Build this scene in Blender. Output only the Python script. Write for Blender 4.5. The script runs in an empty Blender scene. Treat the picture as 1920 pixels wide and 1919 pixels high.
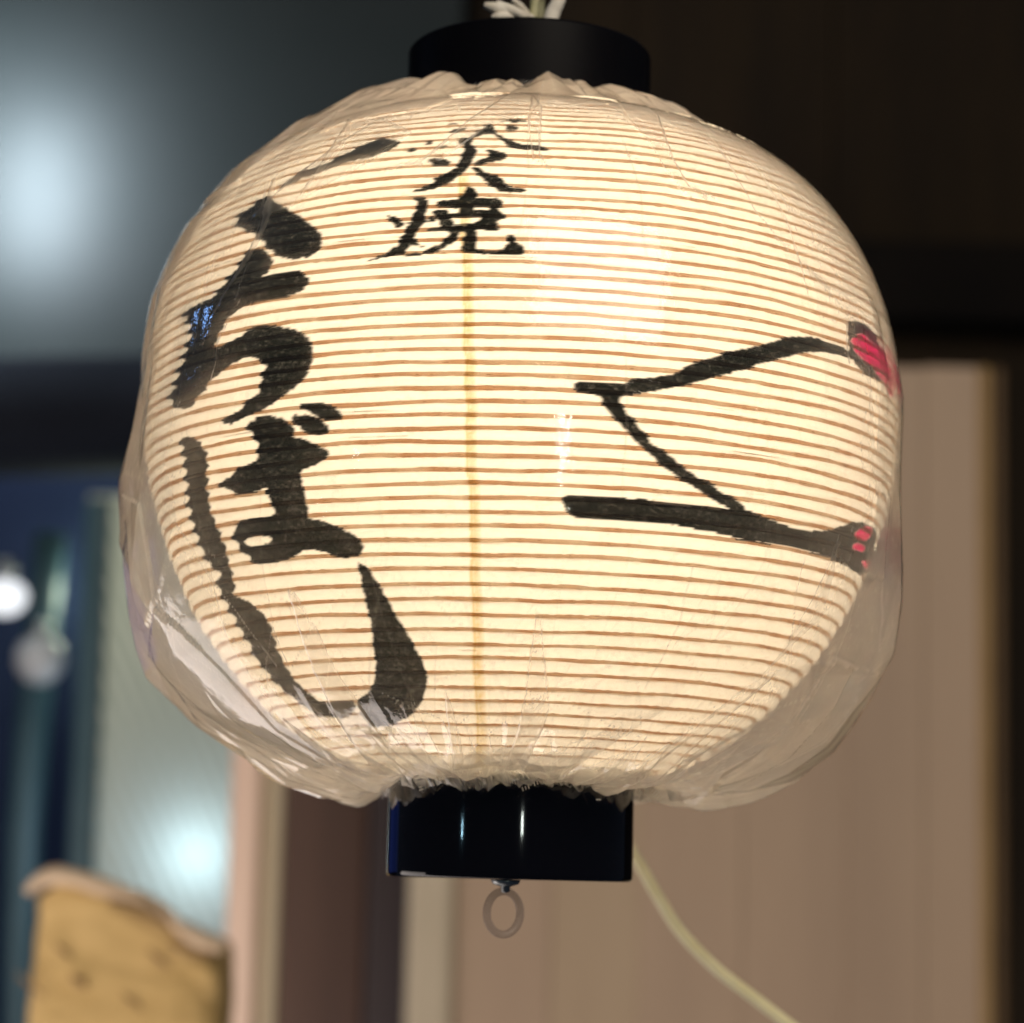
import bpy, bmesh, math, random
import numpy as np
from mathutils import Vector, Matrix

rng = np.random.default_rng(7)
random.seed(7)
scene = bpy.context.scene
COL = scene.collection

# ------------------------------------------------------------------ camera
F_PX = 4690.0                       # focal length in pixels of the 1920 px photograph
PITCH, ROLL = math.radians(8.4), math.radians(1.42)
CAM = np.array([-.0026, -1.0, 0.0])
FWD = np.array([0, math.cos(PITCH), math.sin(PITCH)])
R0 = np.array([1.0, 0, 0]); U0 = np.cross(R0, FWD)
RIGHT = R0 * math.cos(ROLL) + U0 * math.sin(ROLL)
UP = U0 * math.cos(ROLL) - R0 * math.sin(ROLL)
cam_data = bpy.data.cameras.new('camera')
cam = bpy.data.objects.new('camera', cam_data); COL.objects.link(cam)
cam.matrix_world = Matrix(((RIGHT[0], UP[0], -FWD[0], CAM[0]), (RIGHT[1], UP[1], -FWD[1], CAM[1]),
                           (RIGHT[2], UP[2], -FWD[2], CAM[2]), (0, 0, 0, 1)))
cam_data.sensor_width = 36; cam_data.lens = F_PX / 1920 * 36
cam_data.clip_start = .05; cam_data.clip_end = 60
cam_data.dof.use_dof = True
cam_data.dof.focus_distance = .888
cam_data.dof.aperture_fstop = 8.0
scene.camera = cam

# ------------------------------------------------------------------ world, lamps, exposure
world = bpy.data.worlds.new('World'); scene.world = world; world.use_nodes = True
bg = world.node_tree.nodes['Background']
bg.inputs[0].default_value = (.50, .66, 1.0, 1); bg.inputs[1].default_value = .034

def lamp(name, kind, loc, power, color, target=None, size=.1, size_y=None):
    d = bpy.data.lights.new(name, kind); d.energy = power; d.color = color
    if kind == 'AREA':
        d.size = size
        if size_y: d.shape = 'RECTANGLE'; d.size_y = size_y
    else: d.shadow_soft_size = size
    o = bpy.data.objects.new(name, d); COL.objects.link(o); o.location = loc
    if target is not None:
        o.rotation_euler = (Vector(target) - Vector(loc)).to_track_quat('-Z', 'Y').to_euler()
    return o

lamp('lantern_bulb', 'POINT', (0.002, -.032, .191), 1.17, (1.0, .885, .715), size=.030)
lamp('front_fill_light', 'AREA', (1.25, -2.6, 2.1), 86.0, (1.0, .88, .72), (.3, 2.0, .2), 2.2)  # unseen fill light, added high in front to brighten the background
lamp('low_fill_light', 'AREA', (-.95, .80, -.85), 21.0, (1.0, .88, .82), (-.2, 1.7, -.15), 1.7)  # added low fill light that lifts the post and the sack
lamp('left_wall_lamp', 'AREA', (-.74, 2.60, 1.02), 3.6, (.97, .96, 1.0), (-.74, 2.72, 1.02), .04, .20)
lamp('left_wall_lamp', 'AREA', (-.86, 2.38, 1.14), 5.2, (.86, .96, 1.0), (-.86, 2.72, .90), .16, .30)
lamp('blue_edge_light', 'AREA', (-1.25, 1.5, .05), .20, (.08, .18, 1.0), (0, 0, .03), .8, .5)  # unseen blue light, added for the reflection along the bottom cap's edge
lamp('blue_shop_lamp', 'AREA', (-1.45, .47, .74), .16, (.22, .45, 1.0), (0, 0, .18), .055, .10)
for k in range(6):                  # a string of little blue-white bulbs behind the photographer
    lamp('bulb_string', 'POINT', (-1.42, -1.42, .018 + [0, .012, .035, .046, .060, .085][k]), [.6, .2, .25, .25, .15, .06][k], (.45, .8, 1.0), size=.006)
lamp('tube_lamp', 'AREA', (.36, -2.0, .075), .9, (.9, 1.0, .92), (0, 0, .03), .012, .11)
scene.view_settings.view_transform = 'Standard'; scene.view_settings.look = 'None'
scene.view_settings.exposure = 0; scene.view_settings.gamma = 1
cy = scene.cycles
cy.use_denoising = True; cy.denoiser = 'OPENIMAGEDENOISE'; cy.denoising_prefilter = 'ACCURATE'
cy.max_bounces = 12; cy.diffuse_bounces = 6; cy.glossy_bounces = 4; cy.transmission_bounces = 8
cy.transparent_max_bounces = 24; cy.sample_clamp_indirect = 4.0; cy.caustics_reflective = False; cy.caustics_refractive = False

# ------------------------------------------------------------------ helpers
def project(P):
    """where a point of the place falls in the 1920 px photograph (used to read sizes and the brushwork off it)"""
    d = P - CAM; z = d @ FWD
    return 960 + F_PX * (d @ RIGHT) / z, 959.5 - F_PX * (d @ UP) / z

def at(px, py, Y):
    d = FWD + (px - 960) / F_PX * RIGHT - (py - 959.5) / F_PX * UP
    return CAM + d * ((Y - CAM[1]) / d[1])

def link(o, parent=None):
    COL.objects.link(o)
    if parent: o.parent = parent
    return o

def tag(o, label=None, cat=None, group=None, kind=None):
    if label: o['label'] = label
    if cat: o['category'] = cat
    if group: o['group'] = group
    if kind: o['kind'] = kind
    return o

def empty(name, loc=(0, 0, 0)):
    o = bpy.data.objects.new(name, None); o.empty_display_size = .02; COL.objects.link(o); o.location = loc
    return o

def np_mesh(name, verts, quads, mat, parent=None, smooth=True, attrs=None):
    verts = np.ascontiguousarray(verts, dtype=np.float32).reshape(-1, 3)
    quads = np.ascontiguousarray(quads, dtype=np.int32); k = quads.shape[1]; n = len(quads)
    me = bpy.data.meshes.new(name)
    me.vertices.add(len(verts)); me.vertices.foreach_set('co', verts.ravel())
    me.loops.add(n * k); me.loops.foreach_set('vertex_index', quads.ravel())
    me.polygons.add(n); me.polygons.foreach_set('loop_start', np.arange(0, n * k, k, dtype=np.int32))
    me.update(calc_edges=True); me.validate()
    me.polygons.foreach_set('use_smooth', np.full(n, smooth)); me.update()
    for an, av in (attrs or {}).items():
        a = me.attributes.new(an, 'FLOAT', 'POINT'); a.data.foreach_set('value', np.ascontiguousarray(av, dtype=np.float32).ravel())
    if mat: me.materials.append(mat)
    return link(bpy.data.objects.new(name, me), parent)

def grid_quads(nr, nc, wrap=True):
    i = np.arange(nr - 1)[:, None]; j = np.arange(nc if wrap else nc - 1)[None, :]; j2 = (j + 1) % nc
    return np.stack([i * nc + j, i * nc + j2, (i + 1) * nc + j2, (i + 1) * nc + j], -1).reshape(-1, 4)

def bm_obj(name, bm, mat, parent=None, smooth=False, bevel=0, segs=2):
    bmesh.ops.recalc_face_normals(bm, faces=bm.faces)
    me = bpy.data.meshes.new(name); bm.to_mesh(me); bm.free()
    if mat: me.materials.append(mat)
    if smooth:
        for p in me.polygons: p.use_smooth = True
    o = link(bpy.data.objects.new(name, me), parent)
    if bevel:
        m = o.modifiers.new('bevel', 'BEVEL'); m.width = bevel; m.segments = segs; m.limit_method = 'ANGLE'
    return o

def bm_box(bm, x0, x1, y0, y1, z0, z1, shear=0.0):
    c = [(x + shear * (z - z0), y, z) for z in (z0, z1) for y in (y0, y1) for x in (x0, x1)]
    v = [bm.verts.new(p) for p in c]
    for f in ((0, 1, 3, 2), (4, 5, 7, 6), (0, 1, 5, 4), (2, 3, 7, 6), (0, 2, 6, 4), (1, 3, 7, 5)): bm.faces.new([v[i] for i in f])

def tube(name, pts, rad, mat, parent=None, nseg=10, res=8):
    P = [np.array(p, float) for p in pts]; Q = []
    R_ = rad if hasattr(rad, '__len__') else [rad] * len(P); RR = []
    for i in range(len(P) - 1):
        a, b, c, d = P[max(i - 1, 0)], P[i], P[i + 1], P[min(i + 2, len(P) - 1)]
        for t in np.arange(res) / res:
            Q.append(.5 * ((2 * b) + (c - a) * t + (2 * a - 5 * b + 4 * c - d) * t * t + (3 * b - a - 3 * c + d) * t ** 3)); RR.append(R_[i] * (1 - t) + R_[i + 1] * t)
    Q.append(P[-1]); RR.append(R_[-1]); Q = np.array(Q)
    T = np.gradient(Q, axis=0); T /= np.linalg.norm(T, axis=1)[:, None]
    n = np.cross(T, (0.13, .97, .2)); n /= np.linalg.norm(n, axis=1)[:, None]; b = np.cross(T, n)
    a = np.linspace(0, 2 * np.pi, nseg, endpoint=False)
    V = Q[:, None] + np.array(RR)[:, None, None] * (np.cos(a)[None, :, None] * n[:, None] + np.sin(a)[None, :, None] * b[:, None])
    bm = bmesh.new(); vs = [[bm.verts.new(p) for p in row] for row in V]
    for i in range(len(vs) - 1):
        for j in range(nseg): bm.faces.new((vs[i][j], vs[i][(j + 1) % nseg], vs[i + 1][(j + 1) % nseg], vs[i + 1][j]))
    bm.faces.new(vs[0]); bm.faces.new(vs[-1])
    return bm_obj(name, bm, mat, parent, True)

def lathe(name, prof, mat, parent=None, n=96, bevel=0):
    bm = bmesh.new(); a = np.linspace(0, 2 * np.pi, n, endpoint=False)
    rows = [[bm.verts.new((r * math.cos(t), r * math.sin(t), z)) for t in a] for r, z in prof]
    for i in range(len(rows) - 1):
        for j in range(n): bm.faces.new((rows[i][j], rows[i][(j + 1) % n], rows[i + 1][(j + 1) % n], rows[i + 1][j]))
    return bm_obj(name, bm, mat, parent, True)

def vnoise(x, y, seed=0):
    """smooth value noise, -1..1, vectorised"""
    xi = np.floor(x).astype(np.int64); yi = np.floor(y).astype(np.int64); fx = x - xi; fy = y - yi
    fx = fx * fx * (3 - 2 * fx); fy = fy * fy * (3 - 2 * fy)
    def h(a, b):
        n = (a * 374761393 + b * 668265263 + seed * 1442695041) & 0x7fffffff
        n = ((n ^ (n >> 13)) * 1274126177) & 0x7fffffff
        return ((n ^ (n >> 16)) & 0xffff) / 32767.5 - 1
    return (h(xi, yi) * (1 - fx) + h(xi + 1, yi) * fx) * (1 - fy) + (h(xi, yi + 1) * (1 - fx) + h(xi + 1, yi + 1) * fx) * fy

def in_poly(x, y, poly):
    poly = np.array(poly, float); out = np.zeros(x.shape, bool)
    m = (x >= poly[:, 0].min()) & (x <= poly[:, 0].max()) & (y >= poly[:, 1].min()) & (y <= poly[:, 1].max())
    if not m.any(): return out
    px, py = x[m], y[m]; c = np.zeros(px.shape, bool); j = len(poly) - 1
    for i in range(len(poly)):
        xi, yi, xj, yj = *poly[i], *poly[j]
        if yi != yj: c ^= ((yi > py) != (yj > py)) & (px < (xj - xi) * (py - yi) / (yj - yi) + xi)
        j = i
    out[m] = c
    return out

def line_dist(x, y, pts):
    """distance in px to a polyline; inf outside its box"""
    pts = np.array(pts, float); d = np.full(x.shape, 1e9)
    m = (x > pts[:, 0].min() - 15) & (x < pts[:, 0].max() + 15) & (y > pts[:, 1].min() - 15) & (y < pts[:, 1].max() + 15)
    px, py = x[m], y[m]; dd = np.full(px.shape, 1e9)
    for a, b in zip(pts[:-1], pts[1:]):
        v = b - a; t = np.clip(((px - a[0]) * v[0] + (py - a[1]) * v[1]) / max(v @ v, 1e-9), 0, 1)
        dd = np.minimum(dd, np.hypot(px - a[0] - t * v[0], py - a[1] - t * v[1]))
    d[m] = dd
    return d

def smooth_poly(poly, it=1):
    p = np.array(poly, float)
    for _ in range(it):
        q = np.roll(p, -1, 0); p = np.stack([.75 * p + .25 * q, .25 * p + .75 * q], 1).reshape(-1, 2)
    return p

# ------------------------------------------------------------------ materials
class NT:
    def __init__(s, name):
        s.m = bpy.data.materials.new(name); s.m.use_nodes = True; s.t = s.m.node_tree; s.t.nodes.clear()
        s.out = s.n('ShaderNodeOutputMaterial')
    def n(s, kind, **kw):
        o = s.t.nodes.new(kind)
        for k, v in kw.items():
            if k.startswith('i_'):
                key = k[2:]; o.inputs[int(key) if key.isdigit() else key].default_value = v
            else: setattr(o, k, v)
        return o
    def l(s, a, b): s.t.links.new(a, b)
    def mixc(s, fac, a, b, blend='MIX'):
        o = s.n('ShaderNodeMix', data_type='RGBA', blend_type=blend)
        for sock, v in ((o.inputs[0], fac), (o.inputs[6], a), (o.inputs[7], b)):
            if hasattr(v, 'is_linked'): s.l(v, sock)
            else: sock.default_value = v if not isinstance(v, tuple) or len(v) == 4 else (*v, 1)
        return o.outputs[2]
    def math(s, op, a, b=0.0, clamp=False):
        o = s.n('ShaderNodeMath', operation=op, use_clamp=clamp)
        for sock, v in ((o.inputs[0], a), (o.inputs[1], b)):
            if hasattr(v, 'is_linked'): s.l(v, sock)
            else: sock.default_value = v
        return o.outputs[0]
    def attr(s, name): return s.n('ShaderNodeAttribute', attribute_name=name).outputs['Fac']
    def noise(s, scale, detail=4, rough=.6, vec=None, sx=(1, 1, 1)):
        tc = s.n('ShaderNodeTexCoord'); mp = s.n('ShaderNodeMapping'); mp.inputs['Scale'].default_value = sx
        s.l(tc.outputs['Object'], mp.inputs['Vector'])
        o = s.n('ShaderNodeTexNoise'); o.inputs['Scale'].default_value = scale; o.inputs['Detail'].default_value = detail; o.inputs['Roughness'].default_value = rough
        s.l(mp.outputs[0], o.inputs['Vector']); return o.outputs['Fac']
    def mixs(s, fac, a, b):
        o = s.n('ShaderNodeMixShader')
        if hasattr(fac, 'is_linked'): s.l(fac, o.inputs[0])
        else: o.inputs[0].default_value = fac
        s.l(a, o.inputs[1]); s.l(b, o.inputs[2]); return o.outputs[0]
    def done(s, sh): s.l(sh, s.out.inputs['Surface']); return s.m

def mat_plain(name, c1, c2=None, rough=.6, scale=8, sx=(1, 1, 1), bump=0.0, metal=0.0, coat=0.0, spec=.5):
    t = NT(name); p = t.n('ShaderNodeBsdfPrincipled'); p.inputs['Roughness'].default_value = rough
    p.inputs['Metallic'].default_value = metal; p.inputs['Coat Weight'].default_value = coat; p.inputs['Specular IOR Level'].default_value = spec
    if c2:
        nz = t.noise(scale, 5, .6, sx=sx); r = t.n('ShaderNodeValToRGB'); r.color_ramp.elements[0].position = .35; r.color_ramp.elements[1].position = .65
        r.color_ramp.elements[0].color = (*c1, 1); r.color_ramp.elements[1].color = (*c2, 1)
        t.l(nz, r.inputs[0]); t.l(r.outputs[0], p.inputs['Base Color'])
        if bump:
            b = t.n('ShaderNodeBump'); b.inputs['Strength'].default_value = bump; b.inputs['Distance'].default_value = .002; t.l(nz, b.inputs['Height']); t.l(b.outputs[0], p.inputs['Normal'])
    else: p.inputs['Base Color'].default_value = (*c1, 1)
    return t.done(p.outputs[0])

def mat_paper():
    t = NT('washi_paper')
    ink, red, seam = t.attr('ink'), t.attr('red'), t.attr('seam')
    fib = t.noise(260, 6, .7, sx=(1, 1, 2.6)); cloud = t.noise(22, 3, .5)
    base = t.mixc(fib, (.93, .83, .66), (1.0, .955, .86))
    base = t.mixc(t.math('MULTIPLY', cloud, .35), base, (.95, .84, .66))
    base = t.mixc(t.math('MULTIPLY', seam, .8), base, (.72, .50, .16))
    speck = t.noise(900, 2, .5)
    dry = t.math('SUBTRACT', t.noise(420, 5, .75, sx=(1, 1, 2)), .52)
    inkf = t.math('SUBTRACT', ink, t.math('MULTIPLY', t.math('MAXIMUM', dry, 0.0), .5), True)
    black = t.mixc(t.noise(700, 3, .6), (.003, .0034, .003), (.013, .0145, .0115))
    c = t.mixc(inkf, base, black)
    c = t.mixc(red, c, t.mixc(speck, (.80, .004, .13), (.62, .003, .09)))
    tl = t.n('ShaderNodeBsdfTranslucent'); t.l(c, tl.inputs['Color'])
    df = t.n('ShaderNodeBsdfDiffuse'); t.l(c, df.inputs['Color'])
    bmp = t.n('ShaderNodeBump'); bmp.inputs['Strength'].default_value = .25; bmp.inputs['Distance'].default_value = .0006
    t.l(fib, bmp.inputs['Height']); t.l(bmp.outputs[0], tl.inputs['Normal']); t.l(bmp.outputs[0], df.inputs['Normal'])
    return t.done(t.mixs(.36, tl.outputs[0], df.outputs[0]))

def mat_rib():
    t = NT('bamboo_under_paper')
    ink, red, sh, seam = t.attr('ink'), t.attr('red'), t.attr('shade'), t.attr('seam')
    base = t.mixc(sh, (.89, .80, .70), (.74, .54, .39))
    base = t.mixc(t.math('MULTIPLY', seam, .7), base, (.52, .34, .05))
    base = t.mixc(t.math('MULTIPLY', t.noise(700, 4, .7), .35), base, (.80, .66, .50))
    c = t.mixc(ink, base, (.012, .013, .011)); c = t.mixc(red, c, (.55, .003, .04))
    tr = t.n('ShaderNodeBsdfTransparent'); t.l(c, tr.inputs['Color'])
    df = t.n('ShaderNodeBsdfDiffuse'); t.l(t.mixc(.4, c, (.03, .02, .012)), df.inputs['Color'])
    return t.done(t.mixs(t.math('ADD', .22, t.math('MULTIPLY', ink, .6)), tr.outputs[0], df.outputs[0]))

def mat_film():
    t = NT('clear_plastic_film')
    hz = t.attr('haze')
    lw = t.n('ShaderNodeLayerWeight'); lw.inputs['Blend'].default_value = .5
    bmp = t.n('ShaderNodeBump'); bmp.inputs['Strength'].default_value = .35; bmp.inputs['Distance'].default_value = .0009
    t.l(t.noise(95, 4, .6), bmp.inputs['Height'])
    graz = t.math('POWER', lw.outputs['Facing'], 2.8)
    scr = t.math('MULTIPLY', t.math('MAXIMUM', t.math('SUBTRACT', t.noise(150, 6, .75), .55), 0.0), .7)
    fac = t.math('ADD', t.math('ADD', t.math('MULTIPLY', graz, 1.0), hz), t.math('ADD', scr, .018), True)
    tr = t.n('ShaderNodeBsdfTransparent'); tr.inputs['Color'].default_value = (.985, .985, .975, 1)
    milk = (.95, .94, .91, 1)
    df = t.n('ShaderNodeBsdfDiffuse'); df.inputs['Color'].default_value = milk
    tl = t.n('ShaderNodeBsdfTranslucent'); tl.inputs['Color'].default_value = milk
    t.l(bmp.outputs[0], df.inputs['Normal']); t.l(bmp.outputs[0], tl.inputs['Normal'])
    body = t.mixs(fac, tr.outputs[0], t.mixs(.80, df.outputs[0], tl.outputs[0]))
    gl = t.n('ShaderNodeBsdfGlossy'); gl.inputs['Roughness'].default_value = .055; gl.inputs['Color'].default_value = (.97, .97, .97, 1); t.l(bmp.outputs[0], gl.inputs['Normal'])
    lw2 = t.n('ShaderNodeLayerWeight'); lw2.inputs['Blend'].default_value = .5; t.l(bmp.outputs[0], lw2.inputs['Normal'])
    fr = t.math('ADD', t.math('MULTIPLY', t.math('POWER', lw2.outputs['Facing'], 3.0), .95), .030)   # Schlick, both sides of the film
    return t.done(t.mixs(fr, body, gl.outputs[0]))

M_PAPER, M_RIB, M_FILM = mat_paper(), mat_rib(), mat_film()
M_LACQUER = mat_plain('black_lacquer', (.0035, .0035, .006), rough=.06, spec=.5)
M_CAPTOP = mat_plain('black_plastic', (.003, .003, .0045), rough=.45, spec=.06)
M_STEEL = mat_plain('dull_steel', (.34, .36, .36), rough=.35, metal=.9)
M_CORD = mat_plain('cream_cord', (.78, .72, .42), (.86, .80, .52), .6, 60)
M_STRAW = mat_plain('pale_twine', (.74, .68, .58), (.86, .82, .74), .7, 70, (3, 3, .6))
M_STRAWG = mat_plain('green_twine', (.40, .40, .22), (.52, .50, .32), .7, 70, (3, 3, .6))
M_PANEL = mat_plain('taupe_board', (.365, .26, .178), (.43, .31, .212), .55, 2.2, (3, 3, .5))
M_PANEL2 = mat_plain('taupe_board_olive', (.37, .27, .175), (.43, .32, .21), .55, 2.2, (3, 3, .5))
M_TRIM = mat_plain('pale_trim', (.46, .39, .28), (.53, .45, .33), .5, 3)
M_EDGE = mat_plain('dark_trim', (.085, .048, .018), (.12, .068, .026), .55, 5)
M_EDGE2 = mat_plain('olive_trim', (.30, .19, .075), (.36, .235, .10), .55, 5)
M_BROWN = mat_plain('brown_door', (.075, .034, .021), (.105, .05, .03), .5, 4, (4, 4, .4))
M_BROWN2 = mat_plain('brown_door_rail', (.045, .030, .030), (.06, .040, .040), .5, 4, (4, 4, .4))
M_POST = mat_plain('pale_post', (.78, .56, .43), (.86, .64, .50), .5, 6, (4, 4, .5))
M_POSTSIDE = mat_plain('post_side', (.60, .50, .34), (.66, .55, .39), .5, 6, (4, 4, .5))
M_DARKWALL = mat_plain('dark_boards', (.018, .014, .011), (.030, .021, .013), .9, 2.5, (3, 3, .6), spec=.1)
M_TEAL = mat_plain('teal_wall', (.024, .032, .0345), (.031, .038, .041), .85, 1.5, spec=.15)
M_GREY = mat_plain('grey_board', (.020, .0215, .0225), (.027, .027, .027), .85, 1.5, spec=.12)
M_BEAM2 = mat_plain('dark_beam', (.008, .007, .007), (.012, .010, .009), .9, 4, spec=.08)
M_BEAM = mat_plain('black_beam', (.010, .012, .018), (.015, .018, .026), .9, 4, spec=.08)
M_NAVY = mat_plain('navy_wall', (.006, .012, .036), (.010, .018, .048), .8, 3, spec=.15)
M_TEALPIPE = mat_plain('teal_pipe', (.03, .075, .095), (.045, .095, .12), .4, 5)
M_SACK = mat_plain('yellow_sack', (.47, .31, .11), (.64, .44, .18), .8, 11, (1, 1, 1), .6)
M_SACKTOP = mat_plain('sack_top', (.50, .37, .24), (.62, .47, .32), .8, 14)
M_SACKMARK = mat_plain('sack_mark', (.24, .15, .06), (.34, .21, .09), .8, 14)  # darker brown for the sack's creases and marks

def mat_pane():
    t = NT('frosted_glass'); nz = t.noise(2.2, 3, .5, sx=(1.3, 1, .5))
    c = t.mixc(nz, (.45, .475, .385), (.42, .47, .455))
    df = t.n('ShaderNodeBsdfDiffuse'); t.l(c, df.inputs['Color'])
    tl = t.n('ShaderNodeBsdfTranslucent'); t.l(c, tl.inputs['Color'])
    gl = t.n('ShaderNodeBsdfGlossy'); gl.inputs['Roughness'].default_value = .3
    return t.done(t.mixs(.06, t.mixs(.45, df.outputs[0], tl.outputs[0]), gl.outputs[0]))
M_PANE = mat_pane()

def mat_glow(name, color, strength):
    t = NT(name); e = t.n('ShaderNodeEmission'); e.inputs['Color'].default_value = (*color, 1); e.inputs['Strength'].default_value = strength
    return t.done(e.outputs[0])

# ------------------------------------------------------------------ the lantern: shape of the paper
ZB, ZT, RB, RT, RM, ZC, PU, QU, PL, QL = .0434, .300, .047, .047, .151, .1804, 2.1394, 2.3771, 1.7337, 1.8196
def prof_r(z):
    s = np.where(z > ZC, (z - ZC) / (ZT - ZC), (ZC - z) / (ZC - ZB)); s = np.clip(s, 0, 1)
    return np.where(z > ZC, RT + (RM - RT) * np.maximum(0, 1 - s ** PU) ** (1 / QU), RB + (RM - RB) * np.maximum(0, 1 - s ** PL) ** (1 / QL))
tt = np.linspace(-1, 1, 6001); zz = np.where(tt > 0, ZC + (1 - (1 - np.abs(tt)) ** 1.8) * (ZT - ZC), ZC - (1 - (1 - np.abs(tt)) ** 1.8) * (ZC - ZB))
rr = prof_r(zz)
arc = np.r_[0, np.cumsum(np.hypot(np.diff(zz), np.diff(rr)))]
_, yfront = project(np.stack([zz * 0, -rr, zz], -1))
sp_y = [236, 300, 400, 500, 600, 700, 800, 900, 1000, 1150, 1250, 1300, 1350, 1400, 1450]
sp_d = [13, 18.5, 20.5, 22.5, 24.2, 25, 26, 26.5, 27.5, 28, 27, 24, 20, 16.5, 12]
rows = [236.]
while rows[-1] < 1444: rows.append(rows[-1] + np.interp(rows[-1], sp_y, sp_d) * (1 + rng.normal() * .03))
front = np.arange(len(zz))                      # the front meridian: visible part is where y falls monotonically
vis = np.where((yfront > 215) & (yfront < 1460))[0]
o_ = np.argsort(yfront[vis]); rib_arc = np.sort(np.interp(rows, yfront[vis][o_], arc[vis][o_]))
lo, hi = [], []
a = rib_arc[0] - .0042
while a > .003: lo.append(a); a -= .0042
a = rib_arc[-1] + .0042
while a < arc[-1] - .003: hi.append(a); a += .0042
rib_arc = np.r_[lo[::-1], rib_arc, hi]
knots = np.r_[0, rib_arc, arc[-1]]

NF, NBK, SEG = 820, 110, 8
thf = np.linspace(-math.pi / 2 - 1.72, -math.pi / 2 + 1.72, NF)
thb = np.linspace(thf[-1], thf[0] + 2 * math.pi, NBK + 2)[1:-1]
TH = np.r_[thf, thb]
def wob(th, k): return vnoise(th * 5 + 50, np.full_like(th, k * 3.7), 3)

sarr, phase, ribid = [], [], []
for i in range(len(knots) - 1):
    n = SEG if i < len(knots) - 2 else SEG + 1
    for j in range(n):
        u = j / SEG; sarr.append(knots[i] + (knots[i + 1] - knots[i]) * u); phase.append(u); ribid.append(i + u)
sarr, phase, ribid = map(np.array, (sarr, phase, ribid))
z0, r0_ = np.interp(sarr, arc, zz), np.interp(sarr, arc, rr)
dz, dr = np.gradient(z0, sarr), np.gradient(r0_, sarr)
nl = np.hypot(dz, dr); nr_, nz_ = dz / nl, -dr / nl     # outward normal of the profile
def rib_shift(th, rid):                                 # the ribs wander a little
    return .00045 * vnoise(th * 3.1 + 9, rid * .93, 5) + .00018 * vnoise(th * 14, rid * 1.7, 6)
gap = np.interp(sarr, (knots[:-1] + knots[1:]) / 2, np.diff(knots))
bul = .20 * gap * np.sin(np.pi * phase) ** .75
G_th, G_rid = np.meshgrid(TH, ribid); 
bulge = bul[:, None] * (1 + .35 * vnoise(G_th * 7, np.floor(G_rid + 1e-6) * 2.3, 8)) + .00022 * vnoise(G_th * 60, G_rid * 3, 9) + .0006 * vnoise(G_th * 4, G_rid * .25, 10)
sh = rib_shift(G_th, np.round(G_rid))
PZ = z0[:, None] + nz_[:, None] * bulge + sh * (dz / nl)[:, None]
PR = r0_[:, None] + nr_[:, None] * bulge + sh * (dr / nl)[:, None]
PV = np.stack([PR * np.cos(G_th), PR * np.sin(G_th), PZ], -1)

# ------------------------------------------------------------------ brushwork, read off the photograph
def sc(pts, ox, oy, k): return [(ox + x * k, oy + y * k) for x, y in pts]
K2, K3, K4, KK = 600 / 1919, 640 / 1919, .375, 400 / 1920
I2 = lambda p: sc(p, 220, 200, K2)
I3 = lambda p: sc(p, 220, 760, K3)
I4 = lambda p: sc(p, 1000, 550, K4)
IK = lambda p: sc(p, 660, 200, KK)
INK = [
 I2([(960,505),(1060,415),(1200,365),(1370,285),(1480,225),(1600,188),(1690,205),(1700,225),(1640,260),(1500,310),(1380,335),(1270,375),(1150,420),(1010,475)]),
 I2([(700,710),(730,660),(790,610),(850,565),(920,520),(935,570),(1000,600),(1070,640),(1150,700),(1210,750),(1235,800),(1215,860),(1150,900),(1060,920),(980,905),(920,865),(870,810),(820,760),(760,740)]),
 I2([(770,880),(860,855),(920,890),(930,950),(900,1000),(850,1025),(960,1000),(1060,980),(1110,990),(1165,1050),(1100,1110),(980,1150),(850,1165),(760,1200),(680,1245),(640,1310),(600,1390),(580,1440),(620,1450),(700,1400),(770,1350),(850,1320),(960,1315),(1060,1335),(1130,1370),(1170,1430),(1170,1530),(1140,1610),(1070,1680),(1000,1730),(920,1790),(850,1830),(780,1860),(700,1895),(610,1915),(700,1840),(800,1760),(860,1690),(860,1620),(890,1570),(870,1520),(800,1500),(740,1510),(670,1560),(610,1600),(560,1640),(520,1700),(480,1760),(420,1810),(370,1815),(330,1790),(310,1730),(350,1650),(380,1560),(400,1480),(440,1380),(420,1290),(400,1240),(460,1190),(570,1150),(650,1050),(720,960)]),
 I2([(1085,1785),(1160,1770),(1250,1780),(1310,1810),(1365,1860),(1300,1880),(1220,1875),(1150,1830)]),
 I3([(960,55),(1080,50),(1190,110),(1190,160),(1130,170),(1050,150),(1000,100)]),
 I3([(350,190),(400,175),(450,190),(480,230),(510,290),(500,380),(510,480),(520,580),(545,660),(600,760),(620,870),(650,950),(655,1010),(610,990),(560,920),(520,900),(480,830),(450,740),(420,660),(400,580),(390,450),(380,320),(365,230)]),
 I3([(550,1000),(600,1030),(680,1080),(760,1120),(830,1180),(870,1260),(890,1350),(930,1450),(1000,1550),(1090,1640),(1170,1680),(1310,1655),(1350,1700),(1280,1770),(1200,1750),(1130,1750),(1060,1700),(960,1620),(880,1560),(830,1480),(770,1420),(740,1340),(700,1270),(650,1190),(600,1090)]),
 I3([(1345,875),(1400,910),(1450,970),(1510,1080),(1560,1170),(1620,1270),(1680,1370),(1730,1470),(1745,1560),(1720,1650),(1690,1700),(1650,1750),(1550,1790),(1440,1815),(1390,1760),(1330,1670),(1420,1610),(1450,1540),(1455,1450),(1440,1350),(1430,1250),(1410,1150),(1380,1040),(1370,950)]),
]
INK.append(I3([(575,930),(650,950),(657,1010),(650,1065),(610,1040),(560,1003)]))
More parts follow.
